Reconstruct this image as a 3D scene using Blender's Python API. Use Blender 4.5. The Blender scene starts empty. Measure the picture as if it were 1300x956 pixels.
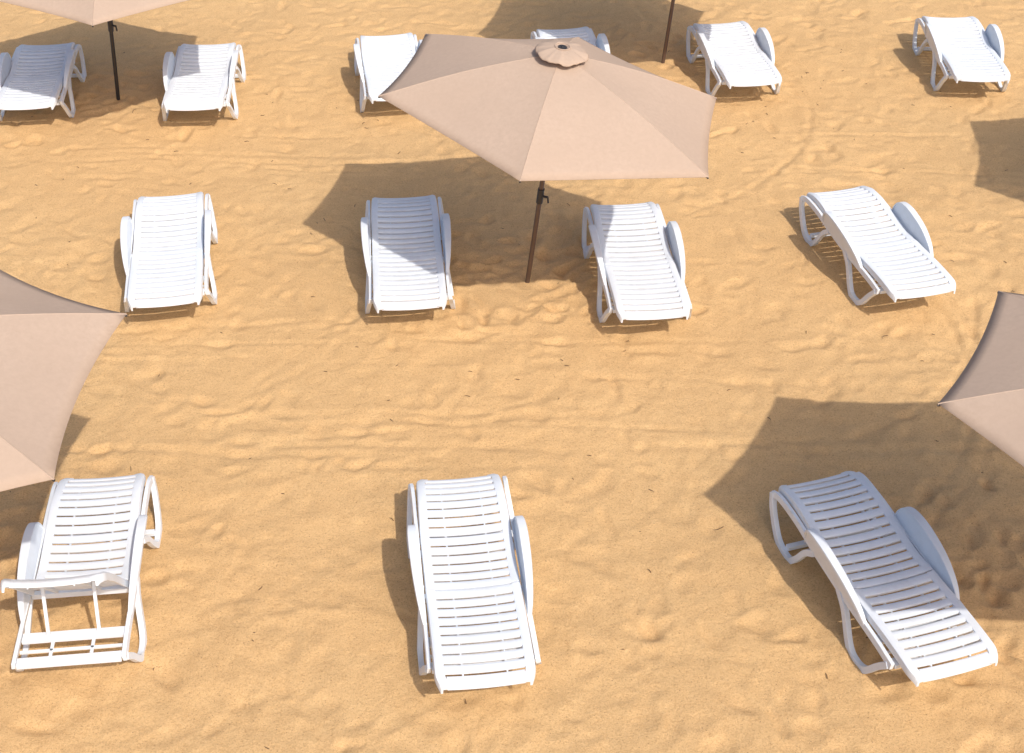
import bpy, math, random
import numpy as np
from mathutils import Vector, Matrix
random.seed(7); rng=np.random.default_rng(11)
scene=bpy.context.scene
col=scene.collection

# ------------------------------------------------------------ materials
def new_mat(name):
    m=bpy.data.materials.new(name); m.use_nodes=True
    nt=m.node_tree; b=nt.nodes['Principled BSDF']
    return m,nt,b
def N(nt,t,**kw):
    n=nt.nodes.new(t)
    for k,v in kw.items(): setattr(n,k,v)
    return n
def mixc(nt,fac,a,b,blend='MIX'):
    m=nt.nodes.new('ShaderNodeMix'); m.data_type='RGBA'; m.blend_type=blend
    if isinstance(fac,(int,float)): m.inputs[0].default_value=fac
    else: nt.links.new(fac,m.inputs[0])
    for i,v in ((6,a),(7,b)):
        if isinstance(v,tuple): m.inputs[i].default_value=v
        else: nt.links.new(v,m.inputs[i])
    return m.outputs[2]
def noise(nt,vec,scale,detail=3,rough=.55):
    n=nt.nodes.new('ShaderNodeTexNoise'); n.inputs['Scale'].default_value=scale
    n.inputs['Detail'].default_value=detail; n.inputs['Roughness'].default_value=rough
    nt.links.new(vec,n.inputs['Vector']); return n.outputs['Fac']
def ramp(nt,fac,p0,p1):
    r=nt.nodes.new('ShaderNodeMapRange'); r.inputs[1].default_value=p0; r.inputs[2].default_value=p1
    nt.links.new(fac,r.inputs[0]); return r.outputs[0]
def bump(nt,h,strength,dist,prev=None):
    b=nt.nodes.new('ShaderNodeBump'); b.inputs['Strength'].default_value=strength
    b.inputs['Distance'].default_value=dist; nt.links.new(h,b.inputs['Height'])
    if prev is not None: nt.links.new(prev,b.inputs['Normal'])
    return b.outputs['Normal']

# sand
sand,nt,b=new_mat('sand')
tc=N(nt,'ShaderNodeTexCoord').outputs['Object']
c=mixc(nt,ramp(nt,noise(nt,tc,.7,4),.35,.65),(.63,.392,.178,1),(.70,.452,.212,1))
c=mixc(nt,ramp(nt,noise(nt,tc,7,6,.7),.35,.7),c,(.57,.345,.152,1))
g=noise(nt,tc,130,3,.8)
c=mixc(nt,ramp(nt,g,.35,.75),c,(.78,.53,.28,1))
g2=noise(nt,tc,70,3,.8)
c=mixc(nt,ramp(nt,g2,.5,.8),c,(.42,.24,.10,1))
sp=noise(nt,tc,110,2,.6)
c=mixc(nt,ramp(nt,sp,.64,.74),c,(.24,.135,.065,1))
nt.links.new(c,b.inputs['Base Color']); b.inputs['Roughness'].default_value=.95
b.inputs['Specular IOR Level'].default_value=.12
n1=bump(nt,noise(nt,tc,24,6,.7),.6,.018)
n2=bump(nt,g,.7,.007,n1)
nt.links.new(n2,b.inputs['Normal'])

# white plastic
plast,nt,b=new_mat('white_plastic')
tc=N(nt,'ShaderNodeTexCoord').outputs['Object']
c=mixc(nt,ramp(nt,noise(nt,tc,4,6,.7),.45,.8),(.76,.80,.855,1),(.68,.70,.725,1))
nt.links.new(c,b.inputs['Base Color']); b.inputs['Roughness'].default_value=.5
b.inputs['Specular IOR Level'].default_value=.35
nt.links.new(bump(nt,noise(nt,tc,60,3),.1,.003),b.inputs['Normal'])

# fabric
def fabric_mat():
    m,nt,b=new_mat('beige_fabric')
    tc=N(nt,'ShaderNodeTexCoord').outputs['Object']
    c=mixc(nt,ramp(nt,noise(nt,tc,1.6,4),.3,.7),(.555,.418,.322,1),(.60,.458,.358,1))
    c=mixc(nt,ramp(nt,noise(nt,tc,30,4,.7),.35,.7),c,(.54,.405,.312,1))
    nt.links.new(c,b.inputs['Base Color']); b.inputs['Roughness'].default_value=.9
    b.inputs['Specular IOR Level'].default_value=.2
    n1=bump(nt,noise(nt,tc,3,2),.2,.05)
    n2=bump(nt,noise(nt,tc,350,1),.15,.002,n1)
    nt.links.new(n2,b.inputs['Normal'])
    tr=N(nt,'ShaderNodeBsdfTranslucent'); nt.links.new(c,tr.inputs['Color'])
    mx=N(nt,'ShaderNodeMixShader'); mx.inputs[0].default_value=.16
    nt.links.new(b.outputs[0],mx.inputs[1]); nt.links.new(tr.outputs[0],mx.inputs[2])
    nt.links.new(mx.outputs[0],nt.nodes['Material Output'].inputs['Surface'])
    return m
fabric=fabric_mat()
def simple(name,colr,rough,metal=0):
    m,nt,b=new_mat(name)
    tc=N(nt,'ShaderNodeTexCoord').outputs['Object']
    c=mixc(nt,noise(nt,tc,12,4),tuple(v*.8 for v in colr)+(1,),tuple(min(1,v*1.2) for v in colr)+(1,))
    nt.links.new(c,b.inputs['Base Color']); b.inputs['Roughness'].default_value=rough; b.inputs['Metallic'].default_value=metal
    return m
polem=simple('brown_painted_metal',(.12,.075,.055),.45)
darkm=simple('dark_painted_metal',(.03,.028,.03),.45)
twigm=simple('dry_twig',(.11,.06,.03),.9)

# ------------------------------------------------------------ sand terrain
ST=.022
fx=np.arange(-9.5,9.5+1e-6,ST); fy=np.arange(2.6,19.0+1e-6,ST)
def vnoise(X,Y,wl,seed):
    r=np.random.default_rng(seed); n=256; T=r.random((n,n))*2-1
    u=X/wl+1000.3; v=Y/wl+1000.7
    i=np.floor(u).astype(int); j=np.floor(v).astype(int); a=u-i; b_=v-j
    a=a*a*a*(a*(a*6-15)+10); b_=b_*b_*b_*(b_*(b_*6-15)+10)
    i0=i%n;i1=(i+1)%n;j0=j%n;j1=(j+1)%n
    return (T[j0,i0]*(1-a)+T[j0,i1]*a)*(1-b_)+(T[j1,i0]*(1-a)+T[j1,i1]*a)*b_
GX,GY=np.meshgrid(fx,fy)
wx=GX+.10*vnoise(GX,GY,.5,1)+.03*vnoise(GX,GY,.15,21); wy=GY+.10*vnoise(GX,GY,.5,2)+.03*vnoise(GX,GY,.15,22)
rx=.8*wx-.6*wy; ry=.6*wx+.8*wy
rough=.80+.4*vnoise(GX,GY,1.9,30)
Z=.014*vnoise(wx,wy,1.7,3)+.008*vnoise(rx,ry,.6,4)
Z+=rough*(.0080*vnoise(wx,wy,.27,5)-.0085*np.abs(vnoise(rx,ry,.20,15))+.0058*vnoise(rx,ry,.13,6)+.0032*vnoise(wx,wy,.08,8)+.0016*vnoise(rx,ry,.05,9))
def dent(cx,cy,ang,L,W,d,rim=.25):
    R=L*2.2
    i0=max(0,int((cx-R-fx[0])/ST)); i1=min(len(fx),int((cx+R-fx[0])/ST)+1)
    j0=max(0,int((cy-R-fy[0])/ST)); j1=min(len(fy),int((cy+R-fy[0])/ST)+1)
    if i1<=i0 or j1<=j0: return
    x=wx[j0:j1,i0:i1]-cx; y=wy[j0:j1,i0:i1]-cy
    ca,sa=math.cos(ang),math.sin(ang)
    u=(x*ca+y*sa)/L; v=(-x*sa+y*ca)/W
    r=np.sqrt(u*u+v*v)
    Z[j0:j1,i0:i1]+= -d*np.exp(-r**2.6)+rim*d*np.exp(-((r-1.4)**2)/.14)
for k in range(6200):
    x=rng.uniform(-9.5,9.5); y=rng.uniform(2.6,19)
    dent(x,y,rng.uniform(0,math.pi),rng.uniform(.06,.11),rng.uniform(.045,.075),rng.uniform(.003,.0135))
for k in range(34):
    x=rng.uniform(-9,9); y=rng.uniform(3,18); a=rng.choice([0,math.pi/2])+rng.normal(0,.35)
    for s in range(14):
        a+=rng.normal(0,.06); x+=.62*math.cos(a); y+=.62*math.sin(a); o=.09*(-1)**s
        dent(x-o*math.sin(a),y+o*math.cos(a),a+rng.normal(0,.15),.13,.052,rng.uniform(.010,.019))
for (cx,cy,n) in ((.1,10.3,90),(-4.2,13.7,50),(1.6,14.5,50),(3.3,6.5,80),(-3.4,7.3,40)):
    for k in range(n):
        dent(cx+rng.normal(0,.6),cy+rng.normal(0,.5),rng.uniform(0,3.14),rng.uniform(.06,.13),rng.uniform(.045,.08),rng.uniform(.010,.026),.4)
for k in range(34):
    y0=rng.uniform(7.4,9.4) if k<20 else rng.uniform(11.5,13)
    x0=rng.uniform(-5,3); x1=x0+rng.uniform(1,3.5); sl=rng.normal(0,.05); cv=rng.normal(0,.03); 
    yc=y0+sl*(GX-x0)+cv*(GX-x0)**2*.3+.03*vnoise(GX,GY,.8,40+k)
    m=np.clip((GX-x0)/.6,0,1)*np.clip((x1-GX)/.6,0,1)*(.6+.4*vnoise(GX,GY,.3,90+k))
    dd=(GY-yc)/rng.uniform(.022,.035)
    Z+=m*(-.009*np.exp(-dd*dd)+.004*np.exp(-(np.abs(dd)-2)**2))
for (cx,cy,r) in ((1.0,9.2,2.6),(1.0,9.2,2.75),(1.6,10.2,2.3),(.7,13.6,2.4)):
    rr=np.hypot(GX-cx,GY-cy); an=np.arctan2(GY-cy,GX-cx)
    m=np.clip((1.0-np.abs(an+.3))/.4,0,1)*(.6+.4*vnoise(GX,GY,.4,99))
    dd=(rr-r-.03*vnoise(GX,GY,.7,77))/.028
    Z+=m*(-.010*np.exp(-dd*dd)+.005*np.exp(-(np.abs(dd)-2)**2))
edge=np.minimum(np.minimum(GX-fx[0],fx[-1]-GX),np.minimum(GY-fy[0],fy[-1]-GY))
Z*=np.clip(edge/.4,0,1)
def hs(x,y):
    i=int(round((x-fx[0])/ST)); j=int(round((y-fy[0])/ST))
    if 3<i<len(fx)-4 and 3<j<len(fy)-4: return float(Z[j-3:j+4,i-3:i+4].mean())
    return 0.0
out=[.3,.8,1.6,3,6,12,25,50,100,200,400,800]
ax=np.concatenate([[fx[0]-o for o in reversed(out)],fx,[fx[-1]+o for o in out]])
ay=np.concatenate([[fy[0]-o for o in reversed(out)],fy,[fy[-1]+o for o in out]])
nx,ny=len(ax),len(ay); k=len(out)
PX,PY=np.meshgrid(ax,ay); PZ=np.zeros_like(PX); PZ[k:k+len(fy),k:k+len(fx)]=Z
co=np.stack([PX,PY,PZ],-1).reshape(-1,3).astype(np.float32)
idx=np.arange(nx*ny).reshape(ny,nx)
q=np.stack([idx[:-1,:-1],idx[:-1,1:],idx[1:,1:],idx[1:,:-1]],-1).reshape(-1,4).astype(np.int32)
me=bpy.data.meshes.new('sand_ground')
me.vertices.add(len(co)); me.vertices.foreach_set('co',co.ravel())
me.loops.add(q.size); me.loops.foreach_set('vertex_index',q.ravel())
me.polygons.add(len(q)); me.polygons.foreach_set('loop_start',np.arange(0,q.size,4,dtype=np.int32))
me.polygons.foreach_set('loop_total',np.full(len(q),4,dtype=np.int32))
me.update(calc_edges=True)
me.polygons.foreach_set('use_smooth',np.ones(len(q),dtype=bool))
me.materials.append(sand)
col.objects.link(bpy.data.objects.new('sand_ground',me))

# ------------------------------------------------------------ mesh builder
class MB:
    def __init__(s): s.v=[]; s.f=[]
    def add(s,vs,fs):
        o=len(s.v); s.v+= [tuple(p) for p in vs]; s.f+=[tuple(i+o for i in f) for f in fs]
    def loft(s,rings,closed=True,caps=True):
        n=len(rings[0]); vs=[p for r in rings for p in r]; fs=[]
        for a in range(len(rings)-1):
            for i in range(n if closed else n-1):
                j=(i+1)%n
                fs.append((a*n+i,a*n+j,(a+1)*n+j,(a+1)*n+i))
        if caps:
            fs.append(tuple(reversed(range(n)))); fs.append(tuple((len(rings)-1)*n+i for i in range(n)))
        s.add(vs,fs)
    def obj(s,name,mat,smooth=True,bevel=0,xf=None):
        m=bpy.data.meshes.new(name); m.from_pydata(s.v,[],s.f); m.materials.append(mat)
        import bmesh
        bm=bmesh.new(); bm.from_mesh(m); bmesh.ops.recalc_face_normals(bm,faces=bm.faces); bm.to_mesh(m); bm.free()
        if smooth:
            m.polygons.foreach_set('use_smooth',[True]*len(m.polygons))
            m.set_sharp_from_angle(angle=math.radians(40))
        o=bpy.data.objects.new(name,m); col.objects.link(o)
        if bevel:
            b=o.modifiers.new('bevel','BEVEL'); b.width=bevel; b.segments=2; b.limit_method='ANGLE'; b.angle_limit=math.radians(50)
        return o
def spline(pts,n):
    P=[np.array(p,float) for p in pts]; P=[2*P[0]-P[1]]+P+[2*P[-1]-P[-2]]; o=[]
    for i in range(1,len(P)-2):
        for k in range(n):
            t=k/n
            o.append(.5*((2*P[i])+(-P[i-1]+P[i+1])*t+(2*P[i-1]-5*P[i]+4*P[i+1]-P[i+2])*t*t+(-P[i-1]+3*P[i]-3*P[i+1]+P[i+2])*t**3))
    o.append(P[-2]); return o

SEAT=spline([(.805,.325),(1.0,.312),(1.25,.335),(1.5,.372),(1.7,.360),(1.84,.318),(1.895,.285)],8)
BACK=spline([(.79,.33),(.6,.338),(.35,.352),(.12,.352),(.03,.338),(.0,.318)],8)
def prof(P,s):
    a=sorted([(p[0],p[1]) for p in P]); return float(np.interp(s,[p[0] for p in a],[p[1] for p in a]))
def make_lounger(back_angle=0):
    m=MB()
    hinge=(.79,.33)
    ca,sa=math.cos(back_angle),math.sin(back_angle)
    def tb(x,s,z):
        ds=hinge[0]-s; dz=z-hinge[1]
        return (x,hinge[0]-ds*ca+dz*sa, hinge[1]+ds*sa+dz*ca)
    ident=lambda x,s,z:(x,s,z)
    def hw(s): return .287-.012*max(0,(s-1.4)/.5)-.03*max(0,(.10-s)/.10)**2-.022*max(0,(s-1.82)/.075)**2
    def sag(x): return -.018*(1-(x/.29)**2)
    EW=.050
    for P,tf,lo,hi,ns in ((SEAT,ident,.805,1.895,14),(BACK,tb,0,.79,10)):
        for sg in (-1,1):
            rings=[]
            for p in P:
                s,z=float(p[0]),float(p[1]); w=hw(s)
                cs=[(w-EW,-.0045),(w-.010,.003),(w+.004,-.003),(w+.009,-.018),(w+.010,-.05),(w-.004,-.05),(w-.006,-.02),(w-EW,-.018)]
                rings.append([tf(sg*x,s,z+dz) for x,dz in cs])
            m.loft(rings)
        pitch=(hi-lo)/ns; gap=.021
        for i in range(ns):
            a=lo+i*pitch+gap/2; b=lo+(i+1)*pitch-gap/2
            if i==0: a=lo
            if i==ns-1: b=hi
            rings=[]
            for k in range(13):
                f=-1+2*k/12; 
                w=hw((a+b)/2)-EW+.004; x=f*w; sg=sag(x)
                ring=[]
                for t in (0,.12,.3,.5,.7,.88,1):
                    s=a+(b-a)*t; cr=.0055*(1-(2*t-1)**4)-.0035
                    ring.append(tf(x,s,prof(P,s)+sg+cr))
                for t in (1,0):
                    s=a+(b-a)*t; ring.append(tf(x,s,prof(P,s)+sg-.018))
                rings.append(ring)
            m.loft(rings)
        for xr in (-.13,.13):
            rings=[]
            for p in P[2:-4] if P is SEAT else P[2:-6]:
                s,z=float(p[0]),float(p[1])+sag(xr)-.0185
                rings.append([tf(xr-.005,s,z),tf(xr+.005,s,z),tf(xr+.005,s,z-.022),tf(xr-.005,s,z-.022)])
            m.loft(rings)
    def xo(z): return .312+.048*max(0,(.33-z))/.33
    def band(pts,h,tx,n=6,dx=0):
        C=spline(pts,n)
        for sg in (-1,1):
            rings=[]
            for i,p in enumerate(C):
                a=C[max(0,i-1)]; b=C[min(len(C)-1,i+1)]; t=(b-a)/np.linalg.norm(b-a); nn=np.array([-t[1],t[0]])
                hh=h(i/(len(C)-1)) if callable(h) else h
                r=[]
                for sn,st in ((-1,-1),(-1,1),(1,1),(1,-1)):
                    q=p[:2]+nn*hh*sn; r.append((sg*(xo(q[1])+dx+st*tx/2),q[0],q[1]))
                rings.append(r)
            m.loft(rings)
    band([(.19,.262),(.4,.272),(.8,.272),(1.2,.285),(1.5,.305),(1.75,.298),(1.86,.262)],.022,.024)
    band([(1.86,.275),(1.80,.17),(1.66,.045),(1.55,.010),(1.45,.016),(1.38,.09),(1.31,.20),(1.22,.27)],.022,.034)
    band([(.88,.275),(.76,.20),(.64,.07),(.56,.014),(.46,.010),(.38,.05),(.30,.16),(.22,.25)],.022,.034)
    C=spline([(1.36,.27),(1.33,.38),(1.26,.448),(1.12,.470),(.95,.458),(.78,.425),(.62,.36),(.52,.28)],6)
    for sg in (-1,1):
        rings=[]
        for p in C:
            s,z=float(p[0]),float(p[1]); lift=max(0,z-.28)/.2
            base=.285; xin=.305; xout=.318+.022*lift
            xt=.318+.035*lift; w=.012+.020*lift
            rings.append([(sg*(xin+.004),s,min(base,z-.004)),(sg*(xt-w*.35),s,z-.014),(sg*(xt-w),s,z-.010),(sg*(xt-w+.004),s,z),(sg*(xt+w-.004),s,z),(sg*(xt+w),s,z-.012),(sg*(xt+w-.003),s,z-.028),(sg*(xt+.004),s,z-.018),(sg*(xout),s,min(base,z-.004))])
        m.loft(rings)
    def bar(s0,s1,z0,z1,w=.305):
        m.loft([[(x,s0,z0),(x,s1,z0),(x,s1,z1),(x,s0,z1)] for x in (-w,-.1,.1,w)])
    bar(.18,.245,.245,.275); bar(.38,.45,.247,.272); bar(.30,.317,.245,.262); bar(1.15,1.2,.26,.285); bar(1.52,1.56,.03,.06,.34); bar(.76,.80,.25,.29)
    if back_angle>0:
        for sg in (-1,1):
            top=tb(sg*.15,.42,.33); x0=sg*.15
            m.loft([[(x0-.010,.41,.27),(x0+.010,.41,.27),(x0+.010,.425,.262),(x0-.010,.425,.262)],
                    [(x0-.010,top[1],top[2]),(x0+.010,top[1],top[2]),(x0+.010,top[1]+.015,top[2]-.008),(x0-.010,top[1]+.015,top[2]-.008)]])
            m.loft([[(sg*.11,.20,.262),(sg*.13,.20,.262),(sg*.13,.20,.25),(sg*.11,.20,.25)],[(sg*.11,.40,.262),(sg*.13,.40,.262),(sg*.13,.40,.25),(sg*.11,.40,.25)]])
    return m
proto=make_lounger(0); raised=make_lounger(math.radians(46.5))
L=[((-4.86,12.88),(-5.03,14.42),.83),((-3.18,12.85),(-3.28,14.42),.84),((-1.15,13.10),(-1.40,14.74),.86),((.76,13.25),(.54,14.89),.86),
   ((2.50,13.40),(2.29,15.0),.85),((4.86,13.48),(4.89,15.17),.88),
   ((-2.776,9.40),(-3.064,11.15),.955),((-.809,9.37),(-.975,11.15),.955),((1.127,9.22),(.975,11.02),.96),((3.34,9.54),(2.92,11.27),.94),
   ((-.145,5.50),(-.376,7.37),.98),((2.60,5.60),(2.06,7.33),.955)]
me0=None
def place(o,head,foot,sy):
    d=Vector((foot[0]-head[0],foot[1]-head[1])).normalized()
    zs=[]
    for s in (.49,1.5):
        for x in (-.35,.35):
            px=head[0]+d.x*s*sy+d.y*x; py=head[1]+d.y*s*sy-d.x*x; zs.append(hs(px,py))
    o.location=(head[0],head[1],sum(zs)/4-.006)
    o.rotation_euler=(0,0,math.atan2(-d.x,d.y)); o.scale=(1,sy,1)
for i,(h,f,sy) in enumerate(L):
    if me0 is None:
        o=proto.obj('sun_lounger',plast,bevel=.002); me0=o.data
    else:
        o=bpy.data.objects.new('sun_lounger',me0); col.objects.link(o)
        b=o.modifiers.new('bevel','BEVEL'); b.width=.002; b.segments=2; b.limit_method='ANGLE'; b.angle_limit=math.radians(50)
    place(o,h,f,sy)
o=raised.obj('sun_lounger',plast,bevel=.002); place(o,(-2.60,5.53),(-2.79,7.36),.97)

# ------------------------------------------------------------ umbrellas
def tube(m,p0,p1,r0,r1=None,n=14):
    r1=r0 if r1 is None else r1
    p0=Vector(p0);p1=Vector(p1); d=(p1-p0).normalized(); a=d.orthogonal().normalized(); b=d.cross(a)
    m.loft([[tuple(p+ (a*math.cos(t)+b*math.sin(t))*r) for t in [2*math.pi*i/n for i in range(n)]] for p,r in ((p0,r0),(p1,r1))])
def umbrella(foot,centre,R,phase,slope,rise,mat,rim=None,conc=.05):
    e=bpy.data.objects.new('beach_umbrella',None); col.objects.link(e); e.location=(foot[0],foot[1],0)
    foot=Vector((foot[0],foot[1],hs(*foot)-.15)); C=Vector(centre)
    nrm=Vector((-slope[0],-slope[1],1)).normalized()
    apex=C+nrm*rise
    V=[]
    if rim: V=[Vector(p) for p in rim]
    else:
        for k in range(6):
            a=math.radians(phase+60*k); x=R*math.cos(a); y=R*math.sin(a)
            V.append(C+Vector((x,y,slope[0]*x+slope[1]*y)))
    parts=[]
    m=MB(); n=16
    for k in range(6):
        A=V[k];B=V[(k+1)%6]; idx={}; vs=[];fs=[]
        for i in range(n+1):
            u=i/n
            for j in range(i+1):
                t=j/i if i else 0
                P=A.lerp(B,t); 
                inw=(C-(A+B)/2).normalized()
                P=apex.lerp(P,u)
                s4=4*t*(1-t)
                P=P+inw*(conc*s4*u*u)
                P.z+= -.024*s4*u*(1-.3*u) + .035*math.sin(math.pi*u)
                idx[(i,j)]=len(vs); vs.append(P)
        for i in range(n):
            for j in range(i+1):
                fs.append((idx[(i,j)],idx[(i+1,j)],idx[(i+1,j+1)]))
                if j<i: fs.append((idx[(i,j)],idx[(i+1,j+1)],idx[(i,j+1)]))
        m.add(vs,fs)
    import bmesh
    c=m.obj('canopy',fabric,smooth=False)
    bm=bmesh.new(); bm.from_mesh(c.data); bmesh.ops.remove_doubles(bm,verts=bm.verts,dist=.0005)
    bmesh.ops.recalc_face_normals(bm,faces=bm.faces); bm.to_mesh(c.data); bm.free()
    c.data.polygons.foreach_set('use_smooth',[True]*len(c.data.polygons)); c.data.set_sharp_from_angle(angle=math.radians(9))
    so=c.modifiers.new('solid','SOLIDIFY'); so.thickness=.003; so.offset=-1
    parts.append(c)
    m=MB()
    for P in V:
        pts=[]
        for i in range(1,17):
            u=i/16; q=apex.lerp(P,u); q.z+=.035*math.sin(math.pi*u)+.001; pts.append(q)
        side=(P-apex).cross(Vector((0,0,1))).normalized()*.006
        m.loft([[tuple(q-side-Vector((0,0,.004))),tuple(q+Vector((0,0,.0015))),tuple(q+side-Vector((0,0,.004)))] for q in pts])
    parts.append(m.obj('seams',fabric))
    a0=nrm.orthogonal().normalized(); b0=nrm.cross(a0)
    m=MB(); ns=96; prof_=[(.040,.042),(.055,.043),(.10,.034),(.15,.020),(.192,.003),(.200,-.006)]
    rings=[]
    for r,h in prof_:
        ring=[]
        for i in range(ns):
            t=2*math.pi*i/ns; k_=max(0,(r-.05)/.16)
            rr=r*(1+.02*k_*math.cos(6*t)+.010*k_*math.sin(5*t+1)); hh=h+.005*k_*math.sin(7*t+1)+.004*k_*math.sin(12*t)+.002*k_*math.cos(23*t)
            ring.append(tuple(apex+a0*rr*math.cos(t)+b0*rr*math.sin(t)+nrm*(hh+.010)))
        rings.append(ring)
    m.loft(rings,caps=False)
    c=m.obj('vent_cap',fabric); so=c.modifiers.new('solid','SOLIDIFY'); so.thickness=.003; parts.append(c)
    m=MB()
    for i in range(40):
        t0=2*math.pi*i/40;t1=2*math.pi*(i+1)/40
        f=lambda t:apex+(a0*math.cos(t)+b0*math.sin(t))*.056+nrm*.055
        tube(m,f(t0),f(t1),.006,n=6)
    parts.append(m.obj('grommet_ring',fabric))
    m=MB(); tube(m,apex+nrm*.02,apex+nrm*.052,.036,.034); tube(m,apex+nrm*.052,apex+nrm*.060,.014,.010)
    parts.append(m.obj('finial',darkm))
    m=MB()
    tube(m,foot,apex+nrm*.03,.020)
    d=(apex-foot).normalized()
    parts.append(m.obj('pole',mat))
    m=MB(); kp=foot+d*1.10
    tube(m,kp-d*.07,kp+d*.07,.028); tube(m,kp,kp+Vector((.06,-.03,0)),.011); tube(m,kp+Vector((.06,-.03,0)),kp+Vector((.064,-.03,-.05)),.008)
    parts.append(m.obj('tilt_joint',darkm))
    m=MB(); hub=apex-nrm*(rise+.10); 
    tube(m,hub-nrm*.03,hub+nrm*.03,.035)
    for P in V:
        tube(m,apex+(P-apex)*.03-nrm*.012,P-nrm*.012,.007,n=6)
        q=apex.lerp(P,.5)-nrm*.015; q.z+=.03
        tube(m,hub,q,.006,n=6)
    parts.append(m.obj('ribs',darkm))
    bpy.context.view_layer.update()
    for p in parts:
        p.parent=e; p.matrix_parent_inverse=e.matrix_world.inverted()
    return e
umbrella((.115,10.21),(.323,9.88,1.85),1.35,0,(-.12,0.05),.40,polem,
  rim=[(1.615,10.23,1.70),(.553,11.01,1.87),(-.70,10.776,2.0),(-.995,9.646,2.0),(.055,8.66,1.835),(1.41,8.955,1.70)],conc=.028)
umbrella((3.55,6.3),(3.6,5.97,1.92),1.33,0.5,(-.06,-.01),.28,polem,conc=.04)
umbrella((-3.6,6.5),(-3.5,6.15,1.98),1.42,27.7,(.0,.02),.38,polem,conc=.075)
umbrella((-4.18,13.73),(-3.92,13.25,1.66),1.35,278-240,(-.05,.05),.38,darkm)
umbrella((1.656,14.57),(1.80,14.3,1.85),1.36,17,(-.08,.03),.40,polem)
umbrella((6.4,11.0),(6.6,10.73,1.9),1.35,17,(-.08,.03),.40,polem)

# ------------------------------------------------------------ twigs / debris
m=MB()
for k in range(200):
    x=rng.uniform(-5,5); y=rng.uniform(5,15); z=hs(x,y)+.004; a=rng.uniform(0,6.28); l=rng.uniform(.008,.03)
    if k%14==0: l*=1.8
    a2=a+rng.normal(0,.5); x1=x+l*math.cos(a); y1=y+l*math.sin(a)
    tube(m,(x,y,z),(x1,y1,z+.005),.0028,.0024,n=5)
    tube(m,(x1,y1,z+.005),(x1+.6*l*math.cos(a2),y1+.6*l*math.sin(a2),z+rng.uniform(0,.01)),.0024,.0012,n=5)
m.obj('beach_debris',twigm)

# ------------------------------------------------------------ light, sky, camera
d=Vector((-.46,.755,-1)).normalized()
sl=bpy.data.lights.new('sun','SUN'); sl.energy=3.2; sl.angle=math.radians(.7); sl.color=(1,.94,.85)
so=bpy.data.objects.new('sun',sl); col.objects.link(so); so.rotation_euler=d.to_track_quat('-Z','Y').to_euler(); so.location=(5,-8,12)
w=bpy.data.worlds.new('World'); scene.world=w; w.use_nodes=True; nt=w.node_tree
sky=nt.nodes.new('ShaderNodeTexSky'); sky.sky_type='NISHITA'; sky.sun_disc=False
sky.sun_elevation=math.radians(48.5); sky.sun_rotation=math.atan2(.46,-.755)
sky.air_density=1.0; sky.dust_density=3.5; sky.ozone_density=1.0
nt.links.new(sky.outputs[0],nt.nodes['Background'].inputs[0]); nt.nodes['Background'].inputs[1].default_value=.15
cam=bpy.data.cameras.new('camera'); cam.lens=50; cam.sensor_width=36; cam.shift_y=-45/1300; cam.clip_end=3000
co_=bpy.data.objects.new('camera',cam); col.objects.link(co_); co_.location=(0,0,6.7); co_.rotation_euler=(math.radians(90-35.75),0,0)
scene.camera=co_
scene.view_settings.view_transform='Standard'; scene.view_settings.look='None'; scene.view_settings.exposure=0
